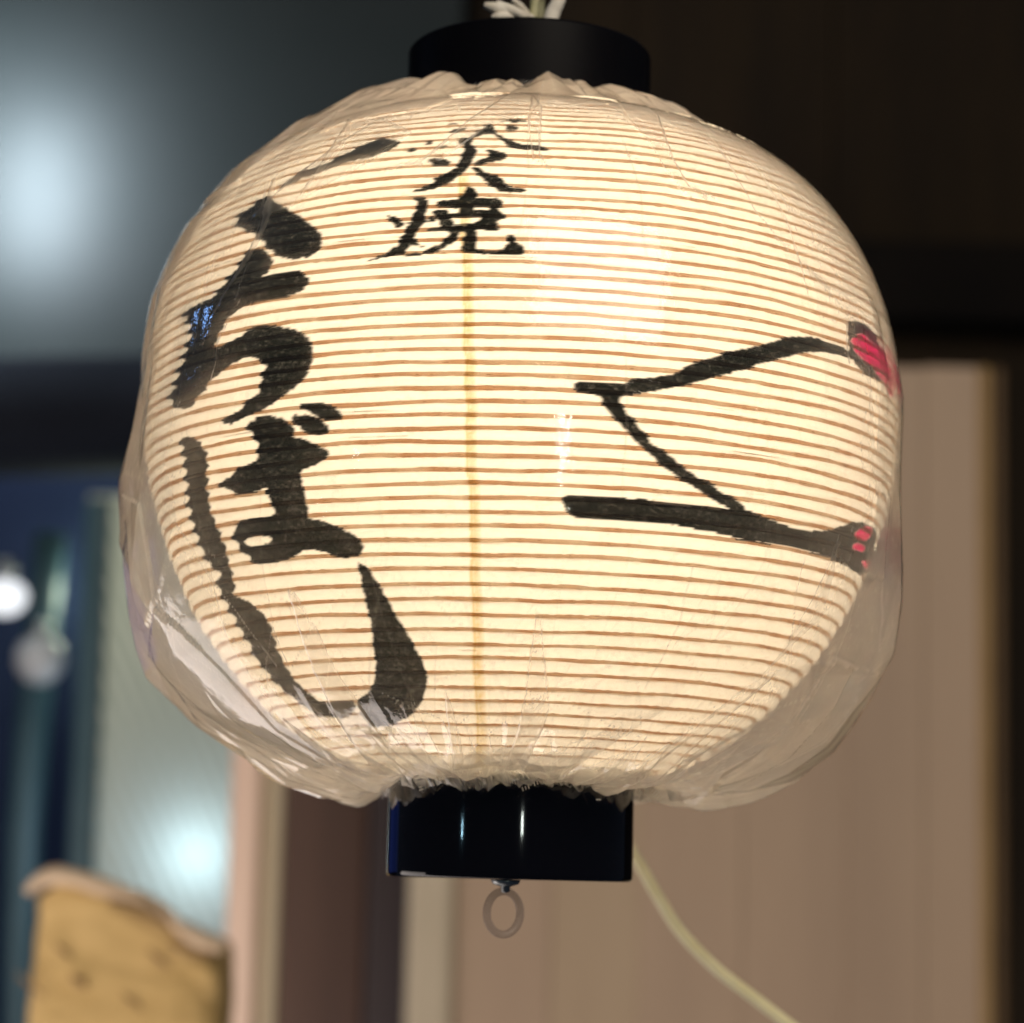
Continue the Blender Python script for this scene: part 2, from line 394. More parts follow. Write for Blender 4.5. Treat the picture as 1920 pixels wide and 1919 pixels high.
INK_E = I3([(720,110),(790,60),(850,55),(940,80),(1000,140),(985,180),(1050,190),(1130,230),(1205,262),(1150,320),(1080,350),(1025,375),(1035,430),(1055,500),(1070,590),(1070,640),(1150,645),(1250,690),(1340,730),(1390,790),(1370,840),(1290,860),(1200,840),(1150,820),(1045,810),(1020,840),(950,875),(850,890),(780,895),(720,840),(680,790),(640,720),(690,660),(770,630),(880,625),(880,570),(840,500),(850,460),(740,500),(680,505),(610,470),(570,450),(610,410),(700,350),(790,300),(790,230),(770,170)])
HOLE_E = I3([(705,765),(760,735),(830,730),(880,755),(830,785),(740,795)])
SMALL = [
 IK([(1210,160),(1260,160),(1290,235),(1360,275),(1430,310),(1520,340),(1700,350),(1780,385),(1740,405),(1600,390),(1450,385),(1380,340),(1330,290),(1270,250),(1190,255),(1130,275),(1080,290),(1080,345),(1130,400),(1100,460),(1085,480),(1040,560),(1000,600),(940,640),(880,690),(830,705),(740,740),(650,765),(500,775),(560,750),(680,720),(750,680),(700,650),(830,625),(870,580),(950,545),(960,490),(990,450),(1005,380),(1010,340),(950,340),(970,290),(1060,280),(1100,240),(1170,215)]),
 IK([(1380,178),(1480,175),(1500,215),(1400,218)]),
 IK([(640,350),(690,310),(740,305),(720,340)]), IK([(780,375),(830,345),(860,355),(840,378)]), IK([(480,415),(540,380),(600,375),(580,402)]),
 IK([(860,150),(940,140),(960,160),(870,165)]), IK([(880,215),(980,190),(1040,195),(1000,225),(900,235)]), IK([(1320,125),(1560,118),(1570,140),(1340,150)]),
 IK([(670,480),(740,460),(880,480),(895,525),(760,540),(710,510)]),
 IK([(1180,385),(1360,405),(1410,460),(1330,485),(1210,515),(1090,530),(1120,480),(1240,450),(1250,430)]),
 IK([(1050,540),(1150,550),(1200,600),(1340,630),(1370,690),(1430,730),(1590,745),(1560,770),(1400,780),(1300,760),(1240,700),(1180,670),(1130,600)]),
 IK([(555,820),(690,830),(690,880),(670,960),(650,1050),(600,1110),(560,1170),(610,1240),(670,1270),(590,1265),(550,1235),(490,1290),(480,1335),(320,1352),(180,1390),(110,1395),(180,1370),(310,1340),(320,1300),(400,1260),(440,1220),(420,1170),(490,1150),(480,1080),(550,1040),(540,950),(590,930),(580,870)]),
 IK([(480,1335),(640,1322),(640,1335),(460,1360)]),
 IK([(305,985),(390,980),(430,1020),(470,1060),(430,1105),(370,1080),(345,1020)]), IK([(450,1050),(560,1035),(700,1020),(700,1035),(560,1060),(460,1070)]),
 IK([(690,1000),(740,990),(760,1030),(700,1050)]),
 IK([(1010,730),(1080,720),(1150,790),(1110,830),(1340,820),(1360,900),(1310,920),(1360,960),(1400,1010),(1310,1020),(1310,1060),(1330,1125),(1200,1115),(1100,1105),(1130,1150),(1140,1190),(1110,1230),(1130,1290),(1250,1310),(1350,1300),(1360,1260),(1420,1220),(1390,1150),(1480,1160),(1460,1210),(1550,1260),(1550,1330),(1450,1340),(1200,1330),(1000,1310),(960,1270),(1000,1230),(1015,1130),(970,1130),(930,1220),(850,1250),(760,1320),(630,1330),(680,1270),(820,1230),(850,1170),(880,1120),(680,1125),(680,1105),(800,1090),(780,1040),(760,980),(690,940),(800,930),(960,920),(800,910),(755,880),(770,845),(1000,830)]),
]
HOLES = [IK([(890,1000),(1030,1002),(1170,992),(1130,1040),(930,1062)]), IK([(1090,905),(1230,908),(1240,932),(1100,935)]), IK([(860,930),(965,915),(965,955),(870,965)]), IK([(880,1085),(1020,1070),(1020,1078),(900,1095)])]
FIG = [
 I4([(190,445),(300,445),(380,455),(480,445),(520,425),(620,420),(720,400),(760,365),(900,320),(990,290),(1100,270),(1220,235),(1350,210),(1420,225),(1500,255),(1590,290),(1620,340),(1500,300),(1410,295),(1330,300),(1230,330),(1150,350),(1060,380),(950,410),(830,440),(720,465),(620,490),(520,505),(420,515),(445,555),(480,610),(530,670),(570,710),(590,750),(640,780),(690,820),(750,870),(800,910),(900,960),(940,1000),(1020,1030),(1080,1090),(1000,1090),(930,1050),(880,1020),(800,970),(720,920),(640,860),(580,800),(510,740),(470,690),(420,640),(370,590),(345,550),(340,520),(270,500),(215,485)]),
 I4([(140,1015),(200,1010),(400,1020),(600,1035),(800,1060),(950,1080),(1060,1075),(1150,1120),(1280,1170),(1400,1195),(1480,1185),(1550,1160),(1620,1140),(1690,1160),(1720,1200),(1700,1290),(1680,1380),(1640,1420),(1600,1390),(1540,1350),(1450,1310),(1380,1290),(1250,1260),(1100,1240),(950,1210),(850,1180),(700,1160),(600,1150),(400,1135),(250,1135),(180,1110),(145,1060)]),
 I4([(1565,150),(1600,138),(1640,140),(1700,190),(1730,260),(1770,360),(1780,440),(1720,440),(1650,400),(1590,330),(1575,250)]),
]
RED = [I4([(1595,215),(1650,200),(1690,250),(1750,290),(1790,400),(1805,500),(1790,540),(1750,440),(1690,370),(1620,310),(1590,260)]),
       I4([(1600,1210),(1640,1170),(1690,1165),(1700,1200),(1660,1240),(1615,1235)]), I4([(1590,1275),(1610,1250),(1650,1255),(1665,1285),(1630,1295)]), I4([(1640,1340),(1670,1330),(1690,1350),(1680,1385),(1650,1370)])]

def brush(P, rid):
    """ink, red and seam values of surface points P (N,3); rid = rib coordinate"""
    x, y = project(P); fr = P[..., 1] < .05
    ph = rid - np.floor(rid); tri = np.abs(ph - .5) * 2
    jx = x + 1.5 * vnoise(x / 9, y / 9, 21) + .8 * vnoise(x / 2.6, y / 2.6, 22); jy = y + 1.2 * vnoise(x / 7, y / 7, 23)
    left = np.clip((700 - x) / 350, 0, 1)
    jx_big = jx + left * 9 * (tri - .5)
    jy_fig = jy + 2.2 * (tri - .5) * np.sign(np.sin(x / 23))
    ink = np.zeros(x.shape, bool)
    for p in INK: ink |= in_poly(jx_big, jy, smooth_poly(p))
    e = in_poly(jx_big, jy, smooth_poly(INK_E)) & ~in_poly(jx, jy, smooth_poly(HOLE_E)); ink |= e
    sm = np.zeros(x.shape, bool)
    kx, ky = x + 1.6 * vnoise(x / 5, y / 5, 31) + 3 * (tri - .5) * .8, y + 1.0 * vnoise(x / 5, y / 5, 32)
    for p in SMALL: sm |= in_poly(kx, ky, smooth_poly(p))
    for p in HOLES: sm &= ~in_poly(x, y, p)
    ink |= sm
    for p in FIG: ink |= in_poly(jx, jy_fig, smooth_poly(p))
    red = np.zeros(x.shape, bool)
    for p in RED: red |= in_poly(jx, jy, smooth_poly(p))
    # reddish scales end in teeth between the ribs
    axis = 956 + (1645 - y) * 36 / 1535
    sx = 866 + (y - 480) * .03 + 3 * vnoise(y / 40, y * 0, 41)
    seam = np.clip(1 - np.abs(x - sx - 8) / 12, 0, 1) ** .6 * (y > 330) * (y < 1440) * (.75 + .25 * vnoise(x / 6, y / 4, 42))
    seam = np.maximum(seam, 1.2 * (np.abs(x - sx - 1.5) < 2) * (y > 330) * (y < 1440) * .7)
    z = np.zeros(x.shape)
    return np.where(fr & ink & ~red, 1., z), np.where(fr & red, 1., z), np.where(fr, np.clip(seam, 0, 1), z)

lantern = tag(empty('paper_lantern'), 'round glowing cream paper lantern with black brush lettering, inside clear plastic', 'lantern')
ink, red, seam = brush(PV, G_rid)
def blur(a):                                            # ink bleeds into the fibres
    b = a.copy(); b[:, 1:-1] = .25 * a[:, :-2] + .5 * a[:, 1:-1] + .25 * a[:, 2:]
    return b
ink, red = blur(ink), blur(red)
np_mesh('paper_shade', PV, grid_quads(len(sarr), len(TH)), M_PAPER, lantern, True, {'ink': ink, 'red': red, 'seam': seam})

# bamboo ribs, one ring each
NR_T = np.r_[np.linspace(thf[0], thf[-1], 520), np.linspace(thf[-1], thf[0] + 2 * math.pi, 62)[1:-1]]
quad_rib = None
for k, s in enumerate(rib_arc):
    zc, rc = np.interp(s, arc, zz), np.interp(s, arc, rr)
    i = np.searchsorted(sarr, s - 1e-9); i = min(max(i, 1), len(sarr) - 2)
    tz, tr_, n_r, n_z = dz[i] / nl[i], dr[i] / nl[i], nr_[i], nz_[i]
    wv = rib_shift(NR_T, np.full_like(NR_T, k + 1.0))
    g = np.interp(s, sarr, gap); hw = min(.00092, .20 * g) * (1 + .22 * vnoise(NR_T * 9, NR_T * 0 + k * 5.1, 51)); th_ = .00042
    ca = np.linspace(0, 2 * np.pi, 6, endpoint=False)
    A = (wv + hw * np.sin(ca)[:, None]); B = .00030 + th_ * np.cos(ca)[:, None] + .0006 * vnoise(NR_T * 4, NR_T * 0 + (k + 1) * .25, 10)
    rad = rc + tr_ * A + n_r * B; zv = zc + tz * A + n_z * B
    V = np.stack([rad * np.cos(NR_T), rad * np.sin(NR_T), zv], -1)
    ri, rd, rs = brush(V, np.full(V.shape[:2], float(k + 1)))
    # split bamboo: short redder and greyer stretches
    cells = np.floor(NR_T * 16 + vnoise(NR_T * 3, NR_T * 0 + k, 61) * 2 + k * 7.3).astype(np.int64)
    shd = ((cells * 2654435761 + k * 40503) % 1000) / 1000.
    shd = np.clip(shd * .9 + .15 + .25 * vnoise(NR_T * 2.2, NR_T * 0 + k * .6, 62), 0, 1); shd = np.convolve(np.r_[shd[-2:], shd, shd[:2]], np.ones(5) / 5, 'valid')
    nc = len(NR_T)
    ii = np.arange(6)[:, None]; jj = np.arange(nc)[None]; j2 = (jj + 1) % nc
    quads = np.stack([ii * nc + jj, ii * nc + j2, ((ii + 1) % 6) * nc + j2, ((ii + 1) % 6) * nc + jj], -1).reshape(-1, 4)
    np_mesh('bamboo_rib', V, quads, M_RIB, lantern, True, {'ink': ri, 'red': rd, 'seam': rs, 'shade': np.tile(shd, (6, 1))})

# caps
def cap_profile(r, z0, z1, b=.0012):
    return [(.0005, z0), (r - b * 1.6, z0), (r - b * .5, z0 + b * .25), (r - b * .1, z0 + b * .8), (r, z0 + b * 1.8), (r, z1 - b * 1.8), (r - b * .1, z1 - b * .8), (r - b * .6, z1 - b * .2), (r - b * 1.6, z1), (r - .004, z1), (r - .0045, z1 - .004), (.0005, z1 - .004)]
lathe('bottom_cap', cap_profile(.0487, .0006, .0405), M_LACQUER, lantern, 128)
lathe('top_cap', cap_profile(.0503, .297, .3385), M_CAPTOP, lantern, 128)
# hook and ring under the bottom cap
hk = lathe('hanger_screw', [(.0002, .0006), (.0058, .0004), (.0050, -.0012), (.0024, -.0020), (.0017, -.0024), (.0017, -.0042), (.0002, -.0046)], M_STEEL, lantern, 24); hk.location = (-.0015, -.030, 0)
tring = NT('clear_ring'); _b = tring.n('ShaderNodeBsdfPrincipled'); _b.inputs['Base Color'].default_value = (.30, .24, .22, 1); _b.inputs['Roughness'].default_value = .3
_t = tring.n('ShaderNodeBsdfTransparent'); M_RING = tring.done(tring.mixs(.32, _t.outputs[0], _b.outputs[0]))
c = at(944, 1712, -.028)
ang = np.linspace(0, 2 * np.pi, 49)
tube('pull_ring', [(c[0] + .0064 * math.cos(t), c[1] + .0022 * math.cos(t), c[2] + .0082 * math.sin(t)) for t in ang], .0016, M_RING, lantern, 10, 2)

# ------------------------------------------------------------------ the clear plastic cover
RIGHT_T = [(.3115,.0522),(.3115,.0560),(.3085,.0640),(.303,.0725),(.2890,.0945),(.274,.112),(.257,.130),(.236,.1425),(.216,.151),(.190,.1545),(.160,.1535),(.125,.153),(.110,.1515),(.091,.147),(.073,.1375),(.062,.131),(.054,.1255),(.043,.111),(.0350,.095),(.0312,.085),(.0310,.075),(.0360,.058),(.0425,.0512)]
LEFT_T  = [(.3115,.0522),(.3125,.0580),(.311,.0660),(.308,.078),(.294,.104),(.276,.125),(.254,.1405),(.227,.1510),(.205,.155),(.178,.1565),(.153,.158),(.121,.155),(.100,.151),(.089,.148),(.078,.1435),(.061,.124),(.052,.111),(.044,.099),(.0375,.0895),(.0318,.068),(.0315,.062),(.0365,.056),(.0425,.0512)]
FRONT_T = [(.3080,.0522),(.3105,.0550),(.3100,.0600),(.305,.0700),(.290,.0950),(.275,.1140),(.257,.1300),(.236,.1425),(.216,.1500),(.190,.1540),(.160,.1538),(.125,.1500),(.110,.1460),(.091,.1370),(.073,.1245),(.062,.114),(.055,.105),(.047,.093),(.042,.081),(.0390,.070),(.0380,.062),(.0395,.054),(.0425,.0510)]
NFF, NFB, NT_ = 1000, 180, 300
cthf = np.linspace(-math.pi / 2 - 1.75, -math.pi / 2 + 1.75, NFF); cthb = np.linspace(cthf[-1], cthf[0] + 2 * math.pi, NFB + 2)[1:-1]
CT = np.r_[cthf, cthb]
u = np.linspace(0, 1, NT_)
def tab(T):
    T = np.array(T); d = np.r_[0, np.cumsum(np.hypot(np.diff(T[:, 0]), np.diff(T[:, 1])))]; d /= d[-1]
    # facet-like: straight runs between the folds
    return np.interp(u, d, T[:, 0]), np.interp(u, d, T[:, 1])
(zl, rl), (zr, rr2), (zf, rf) = tab(LEFT_T), tab(RIGHT_T), tab(FRONT_T)
cx, sy = np.cos(CT), np.sin(CT)
wr = np.clip(cx, 0, 1) ** 2; wl = np.clip(-cx, 0, 1) ** 2; wf = np.maximum(1 - wr - wl, 0)
CZ = zl[:, None] * wl + zr[:, None] * wr + zf[:, None] * wf
CR = rl[:, None] * wl + rr2[:, None] * wr + rf[:, None] * wf
g_t, g_u = np.meshgrid(CT, u)
# crumpled film: flat triangular facets between random ridge points
from mathutils.geometry import delaunay_2d_cdt
def crumple(n, seed, u_of, stretch):
    """piecewise flat height field (-1..1), closeness to a ridge (0..1), random value per facet"""
    r = np.random.default_rng(seed); lo_, hi_ = CT.min() - .05, CT.max() + .05
    P = np.stack([r.uniform(lo_, hi_, n), u_of(r.random(n))], 1)
    ex = np.linspace(lo_, hi_, 26); P = np.vstack([P, np.stack([ex, ex * 0 - .02], 1), np.stack([ex, ex * 0 + 1.02], 1), np.stack([np.full(8, lo_), np.linspace(0, 1, 8)], 1), np.stack([np.full(8, hi_), np.linspace(0, 1, 8)], 1)])
    H_ = r.uniform(-1, 1, len(P)); vs, _, fs, ov, _, _ = delaunay_2d_cdt([Vector((p[0], p[1] * stretch)) for p in P], [], [], 0, 1e-7)
    hh = np.array([H_[o[0]] if len(o) else 0 for o in ov]); V = np.array([(v.x, v.y / stretch) for v in vs])
    out = np.zeros(g_t.shape); ridge = np.zeros(g_t.shape); rv = np.zeros(g_t.shape)
    order = np.argsort(CT); cts = CT[order]
    for f in fs:
        a_, b_, c_ = V[list(f)]; hA, hB, hC = hh[list(f)]
        j0, j1 = np.searchsorted(cts, [min(a_[0], b_[0], c_[0]), max(a_[0], b_[0], c_[0])]); i0, i1 = np.searchsorted(u, [min(a_[1], b_[1], c_[1]), max(a_[1], b_[1], c_[1])])
        if j1 <= j0 or i1 <= i0: continue
        cols = order[j0:j1]; X, Y = np.meshgrid(CT[cols], u[i0:i1])
        D = (b_[1] - c_[1]) * (a_[0] - c_[0]) + (c_[0] - b_[0]) * (a_[1] - c_[1])
        if abs(D) < 1e-12: continue
        w0 = ((b_[1] - c_[1]) * (X - c_[0]) + (c_[0] - b_[0]) * (Y - c_[1])) / D; w1 = ((c_[1] - a_[1]) * (X - c_[0]) + (a_[0] - c_[0]) * (Y - c_[1])) / D; w2 = 1 - w0 - w1
        m = (w0 >= -1e-9) & (w1 >= -1e-9) & (w2 >= -1e-9)
        if not m.any(): continue
        # distance to the nearest edge in metres, roughly
        def ed_(w, p, q): return w * abs(D) / math.hypot(q[0] - p[0], (q[1] - p[1]) * 2.6) * 2.6 * .14
        d = np.minimum(np.minimum(ed_(w0, b_, c_) + (r.random() > .45) * .02, ed_(w1, a_, c_) + (r.random() > .45) * .02), ed_(w2, a_, b_) + (r.random() > .45) * .02)
        ii, jj = np.nonzero(m); gi_, gj_ = ii + i0, cols[jj]
        out[gi_, gj_] = (w0 * hA + w1 * hB + w2 * hC)[m]; ridge[gi_, gj_] = np.exp(-(d[m] / .00055) ** 2); rv[gi_, gj_] = r.random()
    return out, ridge, rv
side = np.abs(np.cos(g_t)) ** 3
lowness = np.clip((g_u - .55) / .45, 0, 1); topness = np.clip((.20 - g_u) / .20, 0, 1)
c1, e1, v1 = crumple(260, 4, lambda q: q, 2.2)
c2, e2, v2 = crumple(520, 5, lambda q: np.where(q < .3, q ** .8 * .55, 1 - (1 - q) ** 1.5 * .9), 1.6)
c3, e3, v3 = crumple(900, 6, lambda q: np.where(q < .35, q * .40, 1 - (q - .35) * .38), 1.0)
edge_z = np.clip((g_u - .72) / .28, 0, 1) + np.clip((.16 - g_u) / .16, 0, 1)
disp = (.0008 + .0030 * lowness + .0026 * side * (g_u > .25) + .0022 * topness) * c1 + (.0003 + .0013 * lowness + .0012 * side + .0014 * topness) * c2 + .0013 * edge_z * c3
# gathers towards the two elastic hems
gi = 34
tw = g_t * gi / (2 * np.pi) + .45 * vnoise(g_t * 5, g_u * 3, 81)
pl = np.abs(((tw * 2) % 2) - 1) * 2 - 1
fine = np.sin(g_t * 88 + 2.5 * vnoise(g_t * 14, g_u * 5, 82))
hem_b = np.clip((g_u - .84) / .16, 0, 1); hem_t = np.clip((.075 - g_u) / .075, 0, 1)
irr = .6 + .6 * vnoise(g_t * 9, g_u * 0 + 3, 83)
disp = disp + hem_b * irr * (.0010 * pl + .0001 * fine) + hem_t * irr * .0010 * pl
zed = hem_b ** 2 * (.0010 * vnoise(g_t * 7, g_u * 0, 84) + .0006 * pl * irr + .0009 * c3 * (g_u < .995))
# ruffled humps of the upper hem
hb = lambda c, w, p=2: np.exp(-np.abs((g_t + 1.571 - c) / w) ** p)
hump = .55 * (.0052 * hb(-.98, .26) + .0036 * hb(-.62, .13) - .0034 * hb(-.43, .09) + .0014 * hb(-.22, .12) + .0062 * hb(.12, .075, 1.3) - .0022 * hb(.28, .06) + .0012 * hb(.36, .04) - .0032 * hb(.47, .07) + .0048 * hb(.74, .17) - .0016 * hb(1.02, .08) + .0030 * hb(1.35, .2))
bellow = np.clip((.20 - g_u) / .20, 0, 1) * np.clip(g_u / .05, 0, 1)
swell = bellow * (.0042 * hb(-.90, .30) + .0040 * hb(.12, .10) + .0044 * hb(.74, .20) - .0018 * hb(-.42, .10) - .0016 * hb(.44, .09) + .0016 * vnoise(g_t * 5, g_u * 8, 86))
CR = CR + swell
zed = zed + np.clip((.14 - g_u) / .14, 0, 1) ** 1.2 * (hump + .0012 * vnoise(g_t * 6, g_u * 8, 85) + hem_t * .0010 * c3)
gz, gr = np.gradient(CZ, axis=0), np.gradient(CR, axis=0); gl_ = np.hypot(gz, gr) + 1e-9
nR, nZ = -gz / gl_, gr / gl_
CR2 = CR + nR * disp; CZ2 = CZ + nZ * disp + zed
# never let the film cut into the paper or the caps
pr = prof_r(np.clip(CZ2, ZB, ZT)) + .0024
CR2 = np.where((CZ2 > ZB + .006) & (CZ2 < ZT - .004), np.maximum(CR2, pr), np.maximum(CR2, .0512))
FV = np.stack([CR2 * np.cos(g_t), CR2 * np.sin(g_t), CZ2], -1)
fx, fy = project(FV); ff = FV[..., 1] < .02
haze = .010 + .20 * e1 * np.clip(.12 + lowness + topness + side * .7, 0, 1) * (v1 > .3) + .16 * e2 * np.clip(.06 + lowness + topness + side * .5, 0, 1) * (v2 > .45) + .18 * e3 * np.clip(edge_z, 0, 1)
haze_lift = np.clip(lowness ** .8 * (.35 + .65 * side) + side ** 2 * .5 + topness, 0, 1)
haze += haze_lift * (.10 * v1 ** 2 + .08 * v2 ** 2) + .46 * lowness ** .7 * side + .14 * side + .34 * np.clip((CZ - .285) / .012, 0, 1)  # haze added at sides and low down, imitating light the film reflects
haze += np.clip(edge_z, 0, 1) * .14 * v3 ** 2 + .14 * np.clip((g_u - .80) / .2, 0, 1) ** 1.5 + .15 * np.clip((.15 - g_u) / .15, 0, 1) ** .8 + .16 * np.clip((.105 - g_u) / .03, 0, 1)
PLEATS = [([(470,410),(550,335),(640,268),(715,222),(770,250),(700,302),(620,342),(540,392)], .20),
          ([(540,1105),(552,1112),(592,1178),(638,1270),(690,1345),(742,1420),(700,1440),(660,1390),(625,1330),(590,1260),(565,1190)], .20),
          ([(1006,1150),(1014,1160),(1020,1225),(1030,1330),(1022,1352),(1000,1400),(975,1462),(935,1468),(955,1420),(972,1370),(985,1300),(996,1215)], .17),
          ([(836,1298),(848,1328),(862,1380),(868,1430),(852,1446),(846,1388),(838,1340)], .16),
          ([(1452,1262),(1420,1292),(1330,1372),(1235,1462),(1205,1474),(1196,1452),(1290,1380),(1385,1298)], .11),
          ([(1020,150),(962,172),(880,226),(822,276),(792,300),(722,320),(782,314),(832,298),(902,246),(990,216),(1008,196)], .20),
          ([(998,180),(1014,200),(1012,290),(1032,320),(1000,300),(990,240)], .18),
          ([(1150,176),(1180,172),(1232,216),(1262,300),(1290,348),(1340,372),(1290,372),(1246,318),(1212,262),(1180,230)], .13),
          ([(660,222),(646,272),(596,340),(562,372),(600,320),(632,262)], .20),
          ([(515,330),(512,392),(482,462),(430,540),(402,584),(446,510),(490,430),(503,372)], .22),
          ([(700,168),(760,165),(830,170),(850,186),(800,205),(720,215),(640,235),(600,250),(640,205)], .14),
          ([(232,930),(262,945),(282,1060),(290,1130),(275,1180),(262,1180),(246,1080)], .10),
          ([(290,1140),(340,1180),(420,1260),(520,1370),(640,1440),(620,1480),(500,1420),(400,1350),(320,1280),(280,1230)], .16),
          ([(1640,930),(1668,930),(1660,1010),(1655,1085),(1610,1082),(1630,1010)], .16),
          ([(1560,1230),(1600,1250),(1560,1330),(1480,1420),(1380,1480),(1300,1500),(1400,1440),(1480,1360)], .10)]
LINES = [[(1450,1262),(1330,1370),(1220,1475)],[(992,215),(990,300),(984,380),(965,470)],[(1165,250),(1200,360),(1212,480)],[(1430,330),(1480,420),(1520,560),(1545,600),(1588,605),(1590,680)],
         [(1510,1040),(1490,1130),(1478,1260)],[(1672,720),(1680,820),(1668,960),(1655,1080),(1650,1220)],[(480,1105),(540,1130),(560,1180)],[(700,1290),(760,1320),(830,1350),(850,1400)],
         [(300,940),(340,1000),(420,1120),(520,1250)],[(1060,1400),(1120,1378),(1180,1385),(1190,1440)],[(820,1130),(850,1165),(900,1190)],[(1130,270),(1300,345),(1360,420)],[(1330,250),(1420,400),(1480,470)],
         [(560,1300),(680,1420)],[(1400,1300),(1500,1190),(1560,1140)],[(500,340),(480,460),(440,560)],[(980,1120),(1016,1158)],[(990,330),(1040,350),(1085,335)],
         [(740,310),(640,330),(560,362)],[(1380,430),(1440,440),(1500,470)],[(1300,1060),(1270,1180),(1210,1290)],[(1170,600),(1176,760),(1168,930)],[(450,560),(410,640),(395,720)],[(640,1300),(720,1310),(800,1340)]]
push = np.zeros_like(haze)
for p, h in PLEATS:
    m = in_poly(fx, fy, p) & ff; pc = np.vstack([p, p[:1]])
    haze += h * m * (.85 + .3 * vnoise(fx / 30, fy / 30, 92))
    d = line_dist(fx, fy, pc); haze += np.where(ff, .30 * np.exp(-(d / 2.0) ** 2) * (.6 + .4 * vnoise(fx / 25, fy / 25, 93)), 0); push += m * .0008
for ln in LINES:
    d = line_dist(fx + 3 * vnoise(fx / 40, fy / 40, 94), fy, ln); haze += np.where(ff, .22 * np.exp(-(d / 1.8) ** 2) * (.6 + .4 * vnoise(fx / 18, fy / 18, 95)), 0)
FV[..., 0] += push * np.cos(g_t); FV[..., 1] += push * np.sin(g_t)
cover = tag(empty('plastic_cover'), 'clear crinkled plastic bag gathered round the glowing paper lantern', 'cover')
np_mesh('film', FV, grid_quads(NT_, len(CT))[:, ::-1], M_FILM, cover, True, {'haze': np.clip(haze, 0, .85)})
# the gathered elastic hems: bands crumpled into small flat facets
def frill(name, z_of, r_of, nr, n, jr, jz, seed):
    r_ = np.random.default_rng(seed); th = np.linspace(0, 2 * np.pi, n, endpoint=False)
    V, H = [], []
    for k in range(nr):
        t = k / (nr - 1); tk = th + r_.uniform(-.42, .42, n) * 2 * np.pi / n
        fold = ((np.arange(n) + k) % 2 - .5) * 2 * r_.uniform(.2, 1.0, n)
        r = r_of(t) + jr * (fold * (.4 + .6 * math.sin(math.pi * min(t + .15, 1))) + .5 * r_.normal(size=n) * .5)
        z = z_of(th, t) + jz * r_.normal(size=n) * (.35 + .65 * t)
        V.append(np.stack([np.maximum(r, .0509) * np.cos(tk), np.maximum(r, .0509) * np.sin(tk), z], -1))
        H.append(np.clip(.10 + .30 * r_.random(n) ** 2 + .32 * (r_.random(n) > .80), 0, .75))
    q = grid_quads(nr, n); tri = np.concatenate([q[:, [0, 1, 2]], q[:, [0, 2, 3]]])
    return np_mesh(name, np.array(V), tri, M_FILM, cover, False, {'haze': np.array(H)})
wave = lambda th, sd: .0016 * vnoise(th * 5 + 40, th * 0, sd) + .0009 * vnoise(th * 13 + 40, th * 0, sd + 1)
side_drop = lambda th: -.0004 * np.abs(np.cos(th)) ** 2
frill('elastic_hem', lambda th, t: .0480 - .0105 * t - side_drop(th) + wave(th, 97) * (.4 + .9 * t), lambda t: .0595 - .0078 * t ** .7, 6, 210, .0022, .0011, 11)
frill('elastic_hem', lambda th, t: .0445 - .0095 * t - side_drop(th) + wave(th, 197) * (.4 + .9 * t), lambda t: .0560 - .0040 * t, 5, 170, .0020, .0011, 13)
frill('elastic_hem', lambda th, t: .3045 + .0055 * t + wave(th, 98) * (.4 + .9 * t), lambda t: .0560 - .0036 * t, 5, 200, .0017, .0008, 12)
# rows of tiny stitches where the elastic is welded on
M_STITCH = mat_plain('white_stitch', (.62, .58, .50), rough=.4)
def stitches(px, py, dx, dy, tx, ty, n):
    bm = bmesh.new()
    for k in range(n):
        if random.random() < .2: continue
        q_ = random.uniform(.45, .85); x, y = px + dx * k, py + dy * k; Yd = -.0612 + max(0, abs(x - 958) - 150) ** 2 * 9e-7
        a_, b_ = at(x - tx * q_, y - ty * q_, Yd), at(x + tx * q_, y + ty * q_, Yd); w = np.array([abs(dx) + .01, 0, -dy]) ; w = w / np.linalg.norm(w) * .00020
        c4 = [a_ - w, a_ + w, b_ + w, b_ - w]; f_ = [bm.verts.new(p) for p in c4]; g_ = [bm.verts.new(p + np.array([0, .0003, 0])) for p in c4]
        for q in ((0, 1, 2, 3),): bm.faces.new([f_[i] for i in q]); bm.faces.new([g_[i] for i in reversed(q)])
        for i in range(4): bm.faces.new((f_[i], f_[(i + 1) % 4], g_[(i + 1) % 4], g_[i]))
    bm_obj('elastic_stitching', bm, M_STITCH, cover)
for a_ in ((980, 1480, 5.5, -2.4, 2, 7, 9), (1034, 1458, 6, -5, 4, 6, 6), (1118, 1462, .6, 5.4, 6, 0, 8), (812, 1470, 5, -4, 4, 6, 6), (780, 1456, 2, 5, 6, -2, 6), (1222, 1480, 3.5, 4.2, -5, 5, 6), (946, 1462, 5, 1.5, 1.5, 6, 6)):
    stitches(*a_)

# ------------------------------------------------------------------ what the lantern hangs from
hang = tag(empty('hanging_cord', tuple(at(1000, 60, -.02))), 'pale twine tied in a knot above the black top cap of the lantern', 'cord')
def rel(px, py, Y): return at(px, py, Y) - np.array(hang.location)
tube('strand', [rel(998, 62, -.02), rel(1002, 20, -.02), rel(1004, -40, -.02), rel(1008, -260, -.01)], .0020, M_STRAWG, hang)
tube('strand', [rel(1012, 62, -.015), rel(1014, 10, -.015), rel(1012, -60, -.02), rel(1010, -260, -.01)], .0017, M_STRAWG, hang)
tube('strand', [rel(1028, 60, -.03), rel(1036, 26, -.03), rel(1052, -12, -.03), rel(1075, -110, -.02)], [.0030, .0032, .0026, .0020], M_STRAW, hang)
def tuft(pts, w):
    tube('frayed_end', pts, w, M_STRAW, hang, 8, 6)
tuft([rel(1000, 34, -.02), rel(965, 26, -.03), rel(935, 17, -.035), rel(908, 10, -.035)], [.0012, .0030, .0028, .0012])
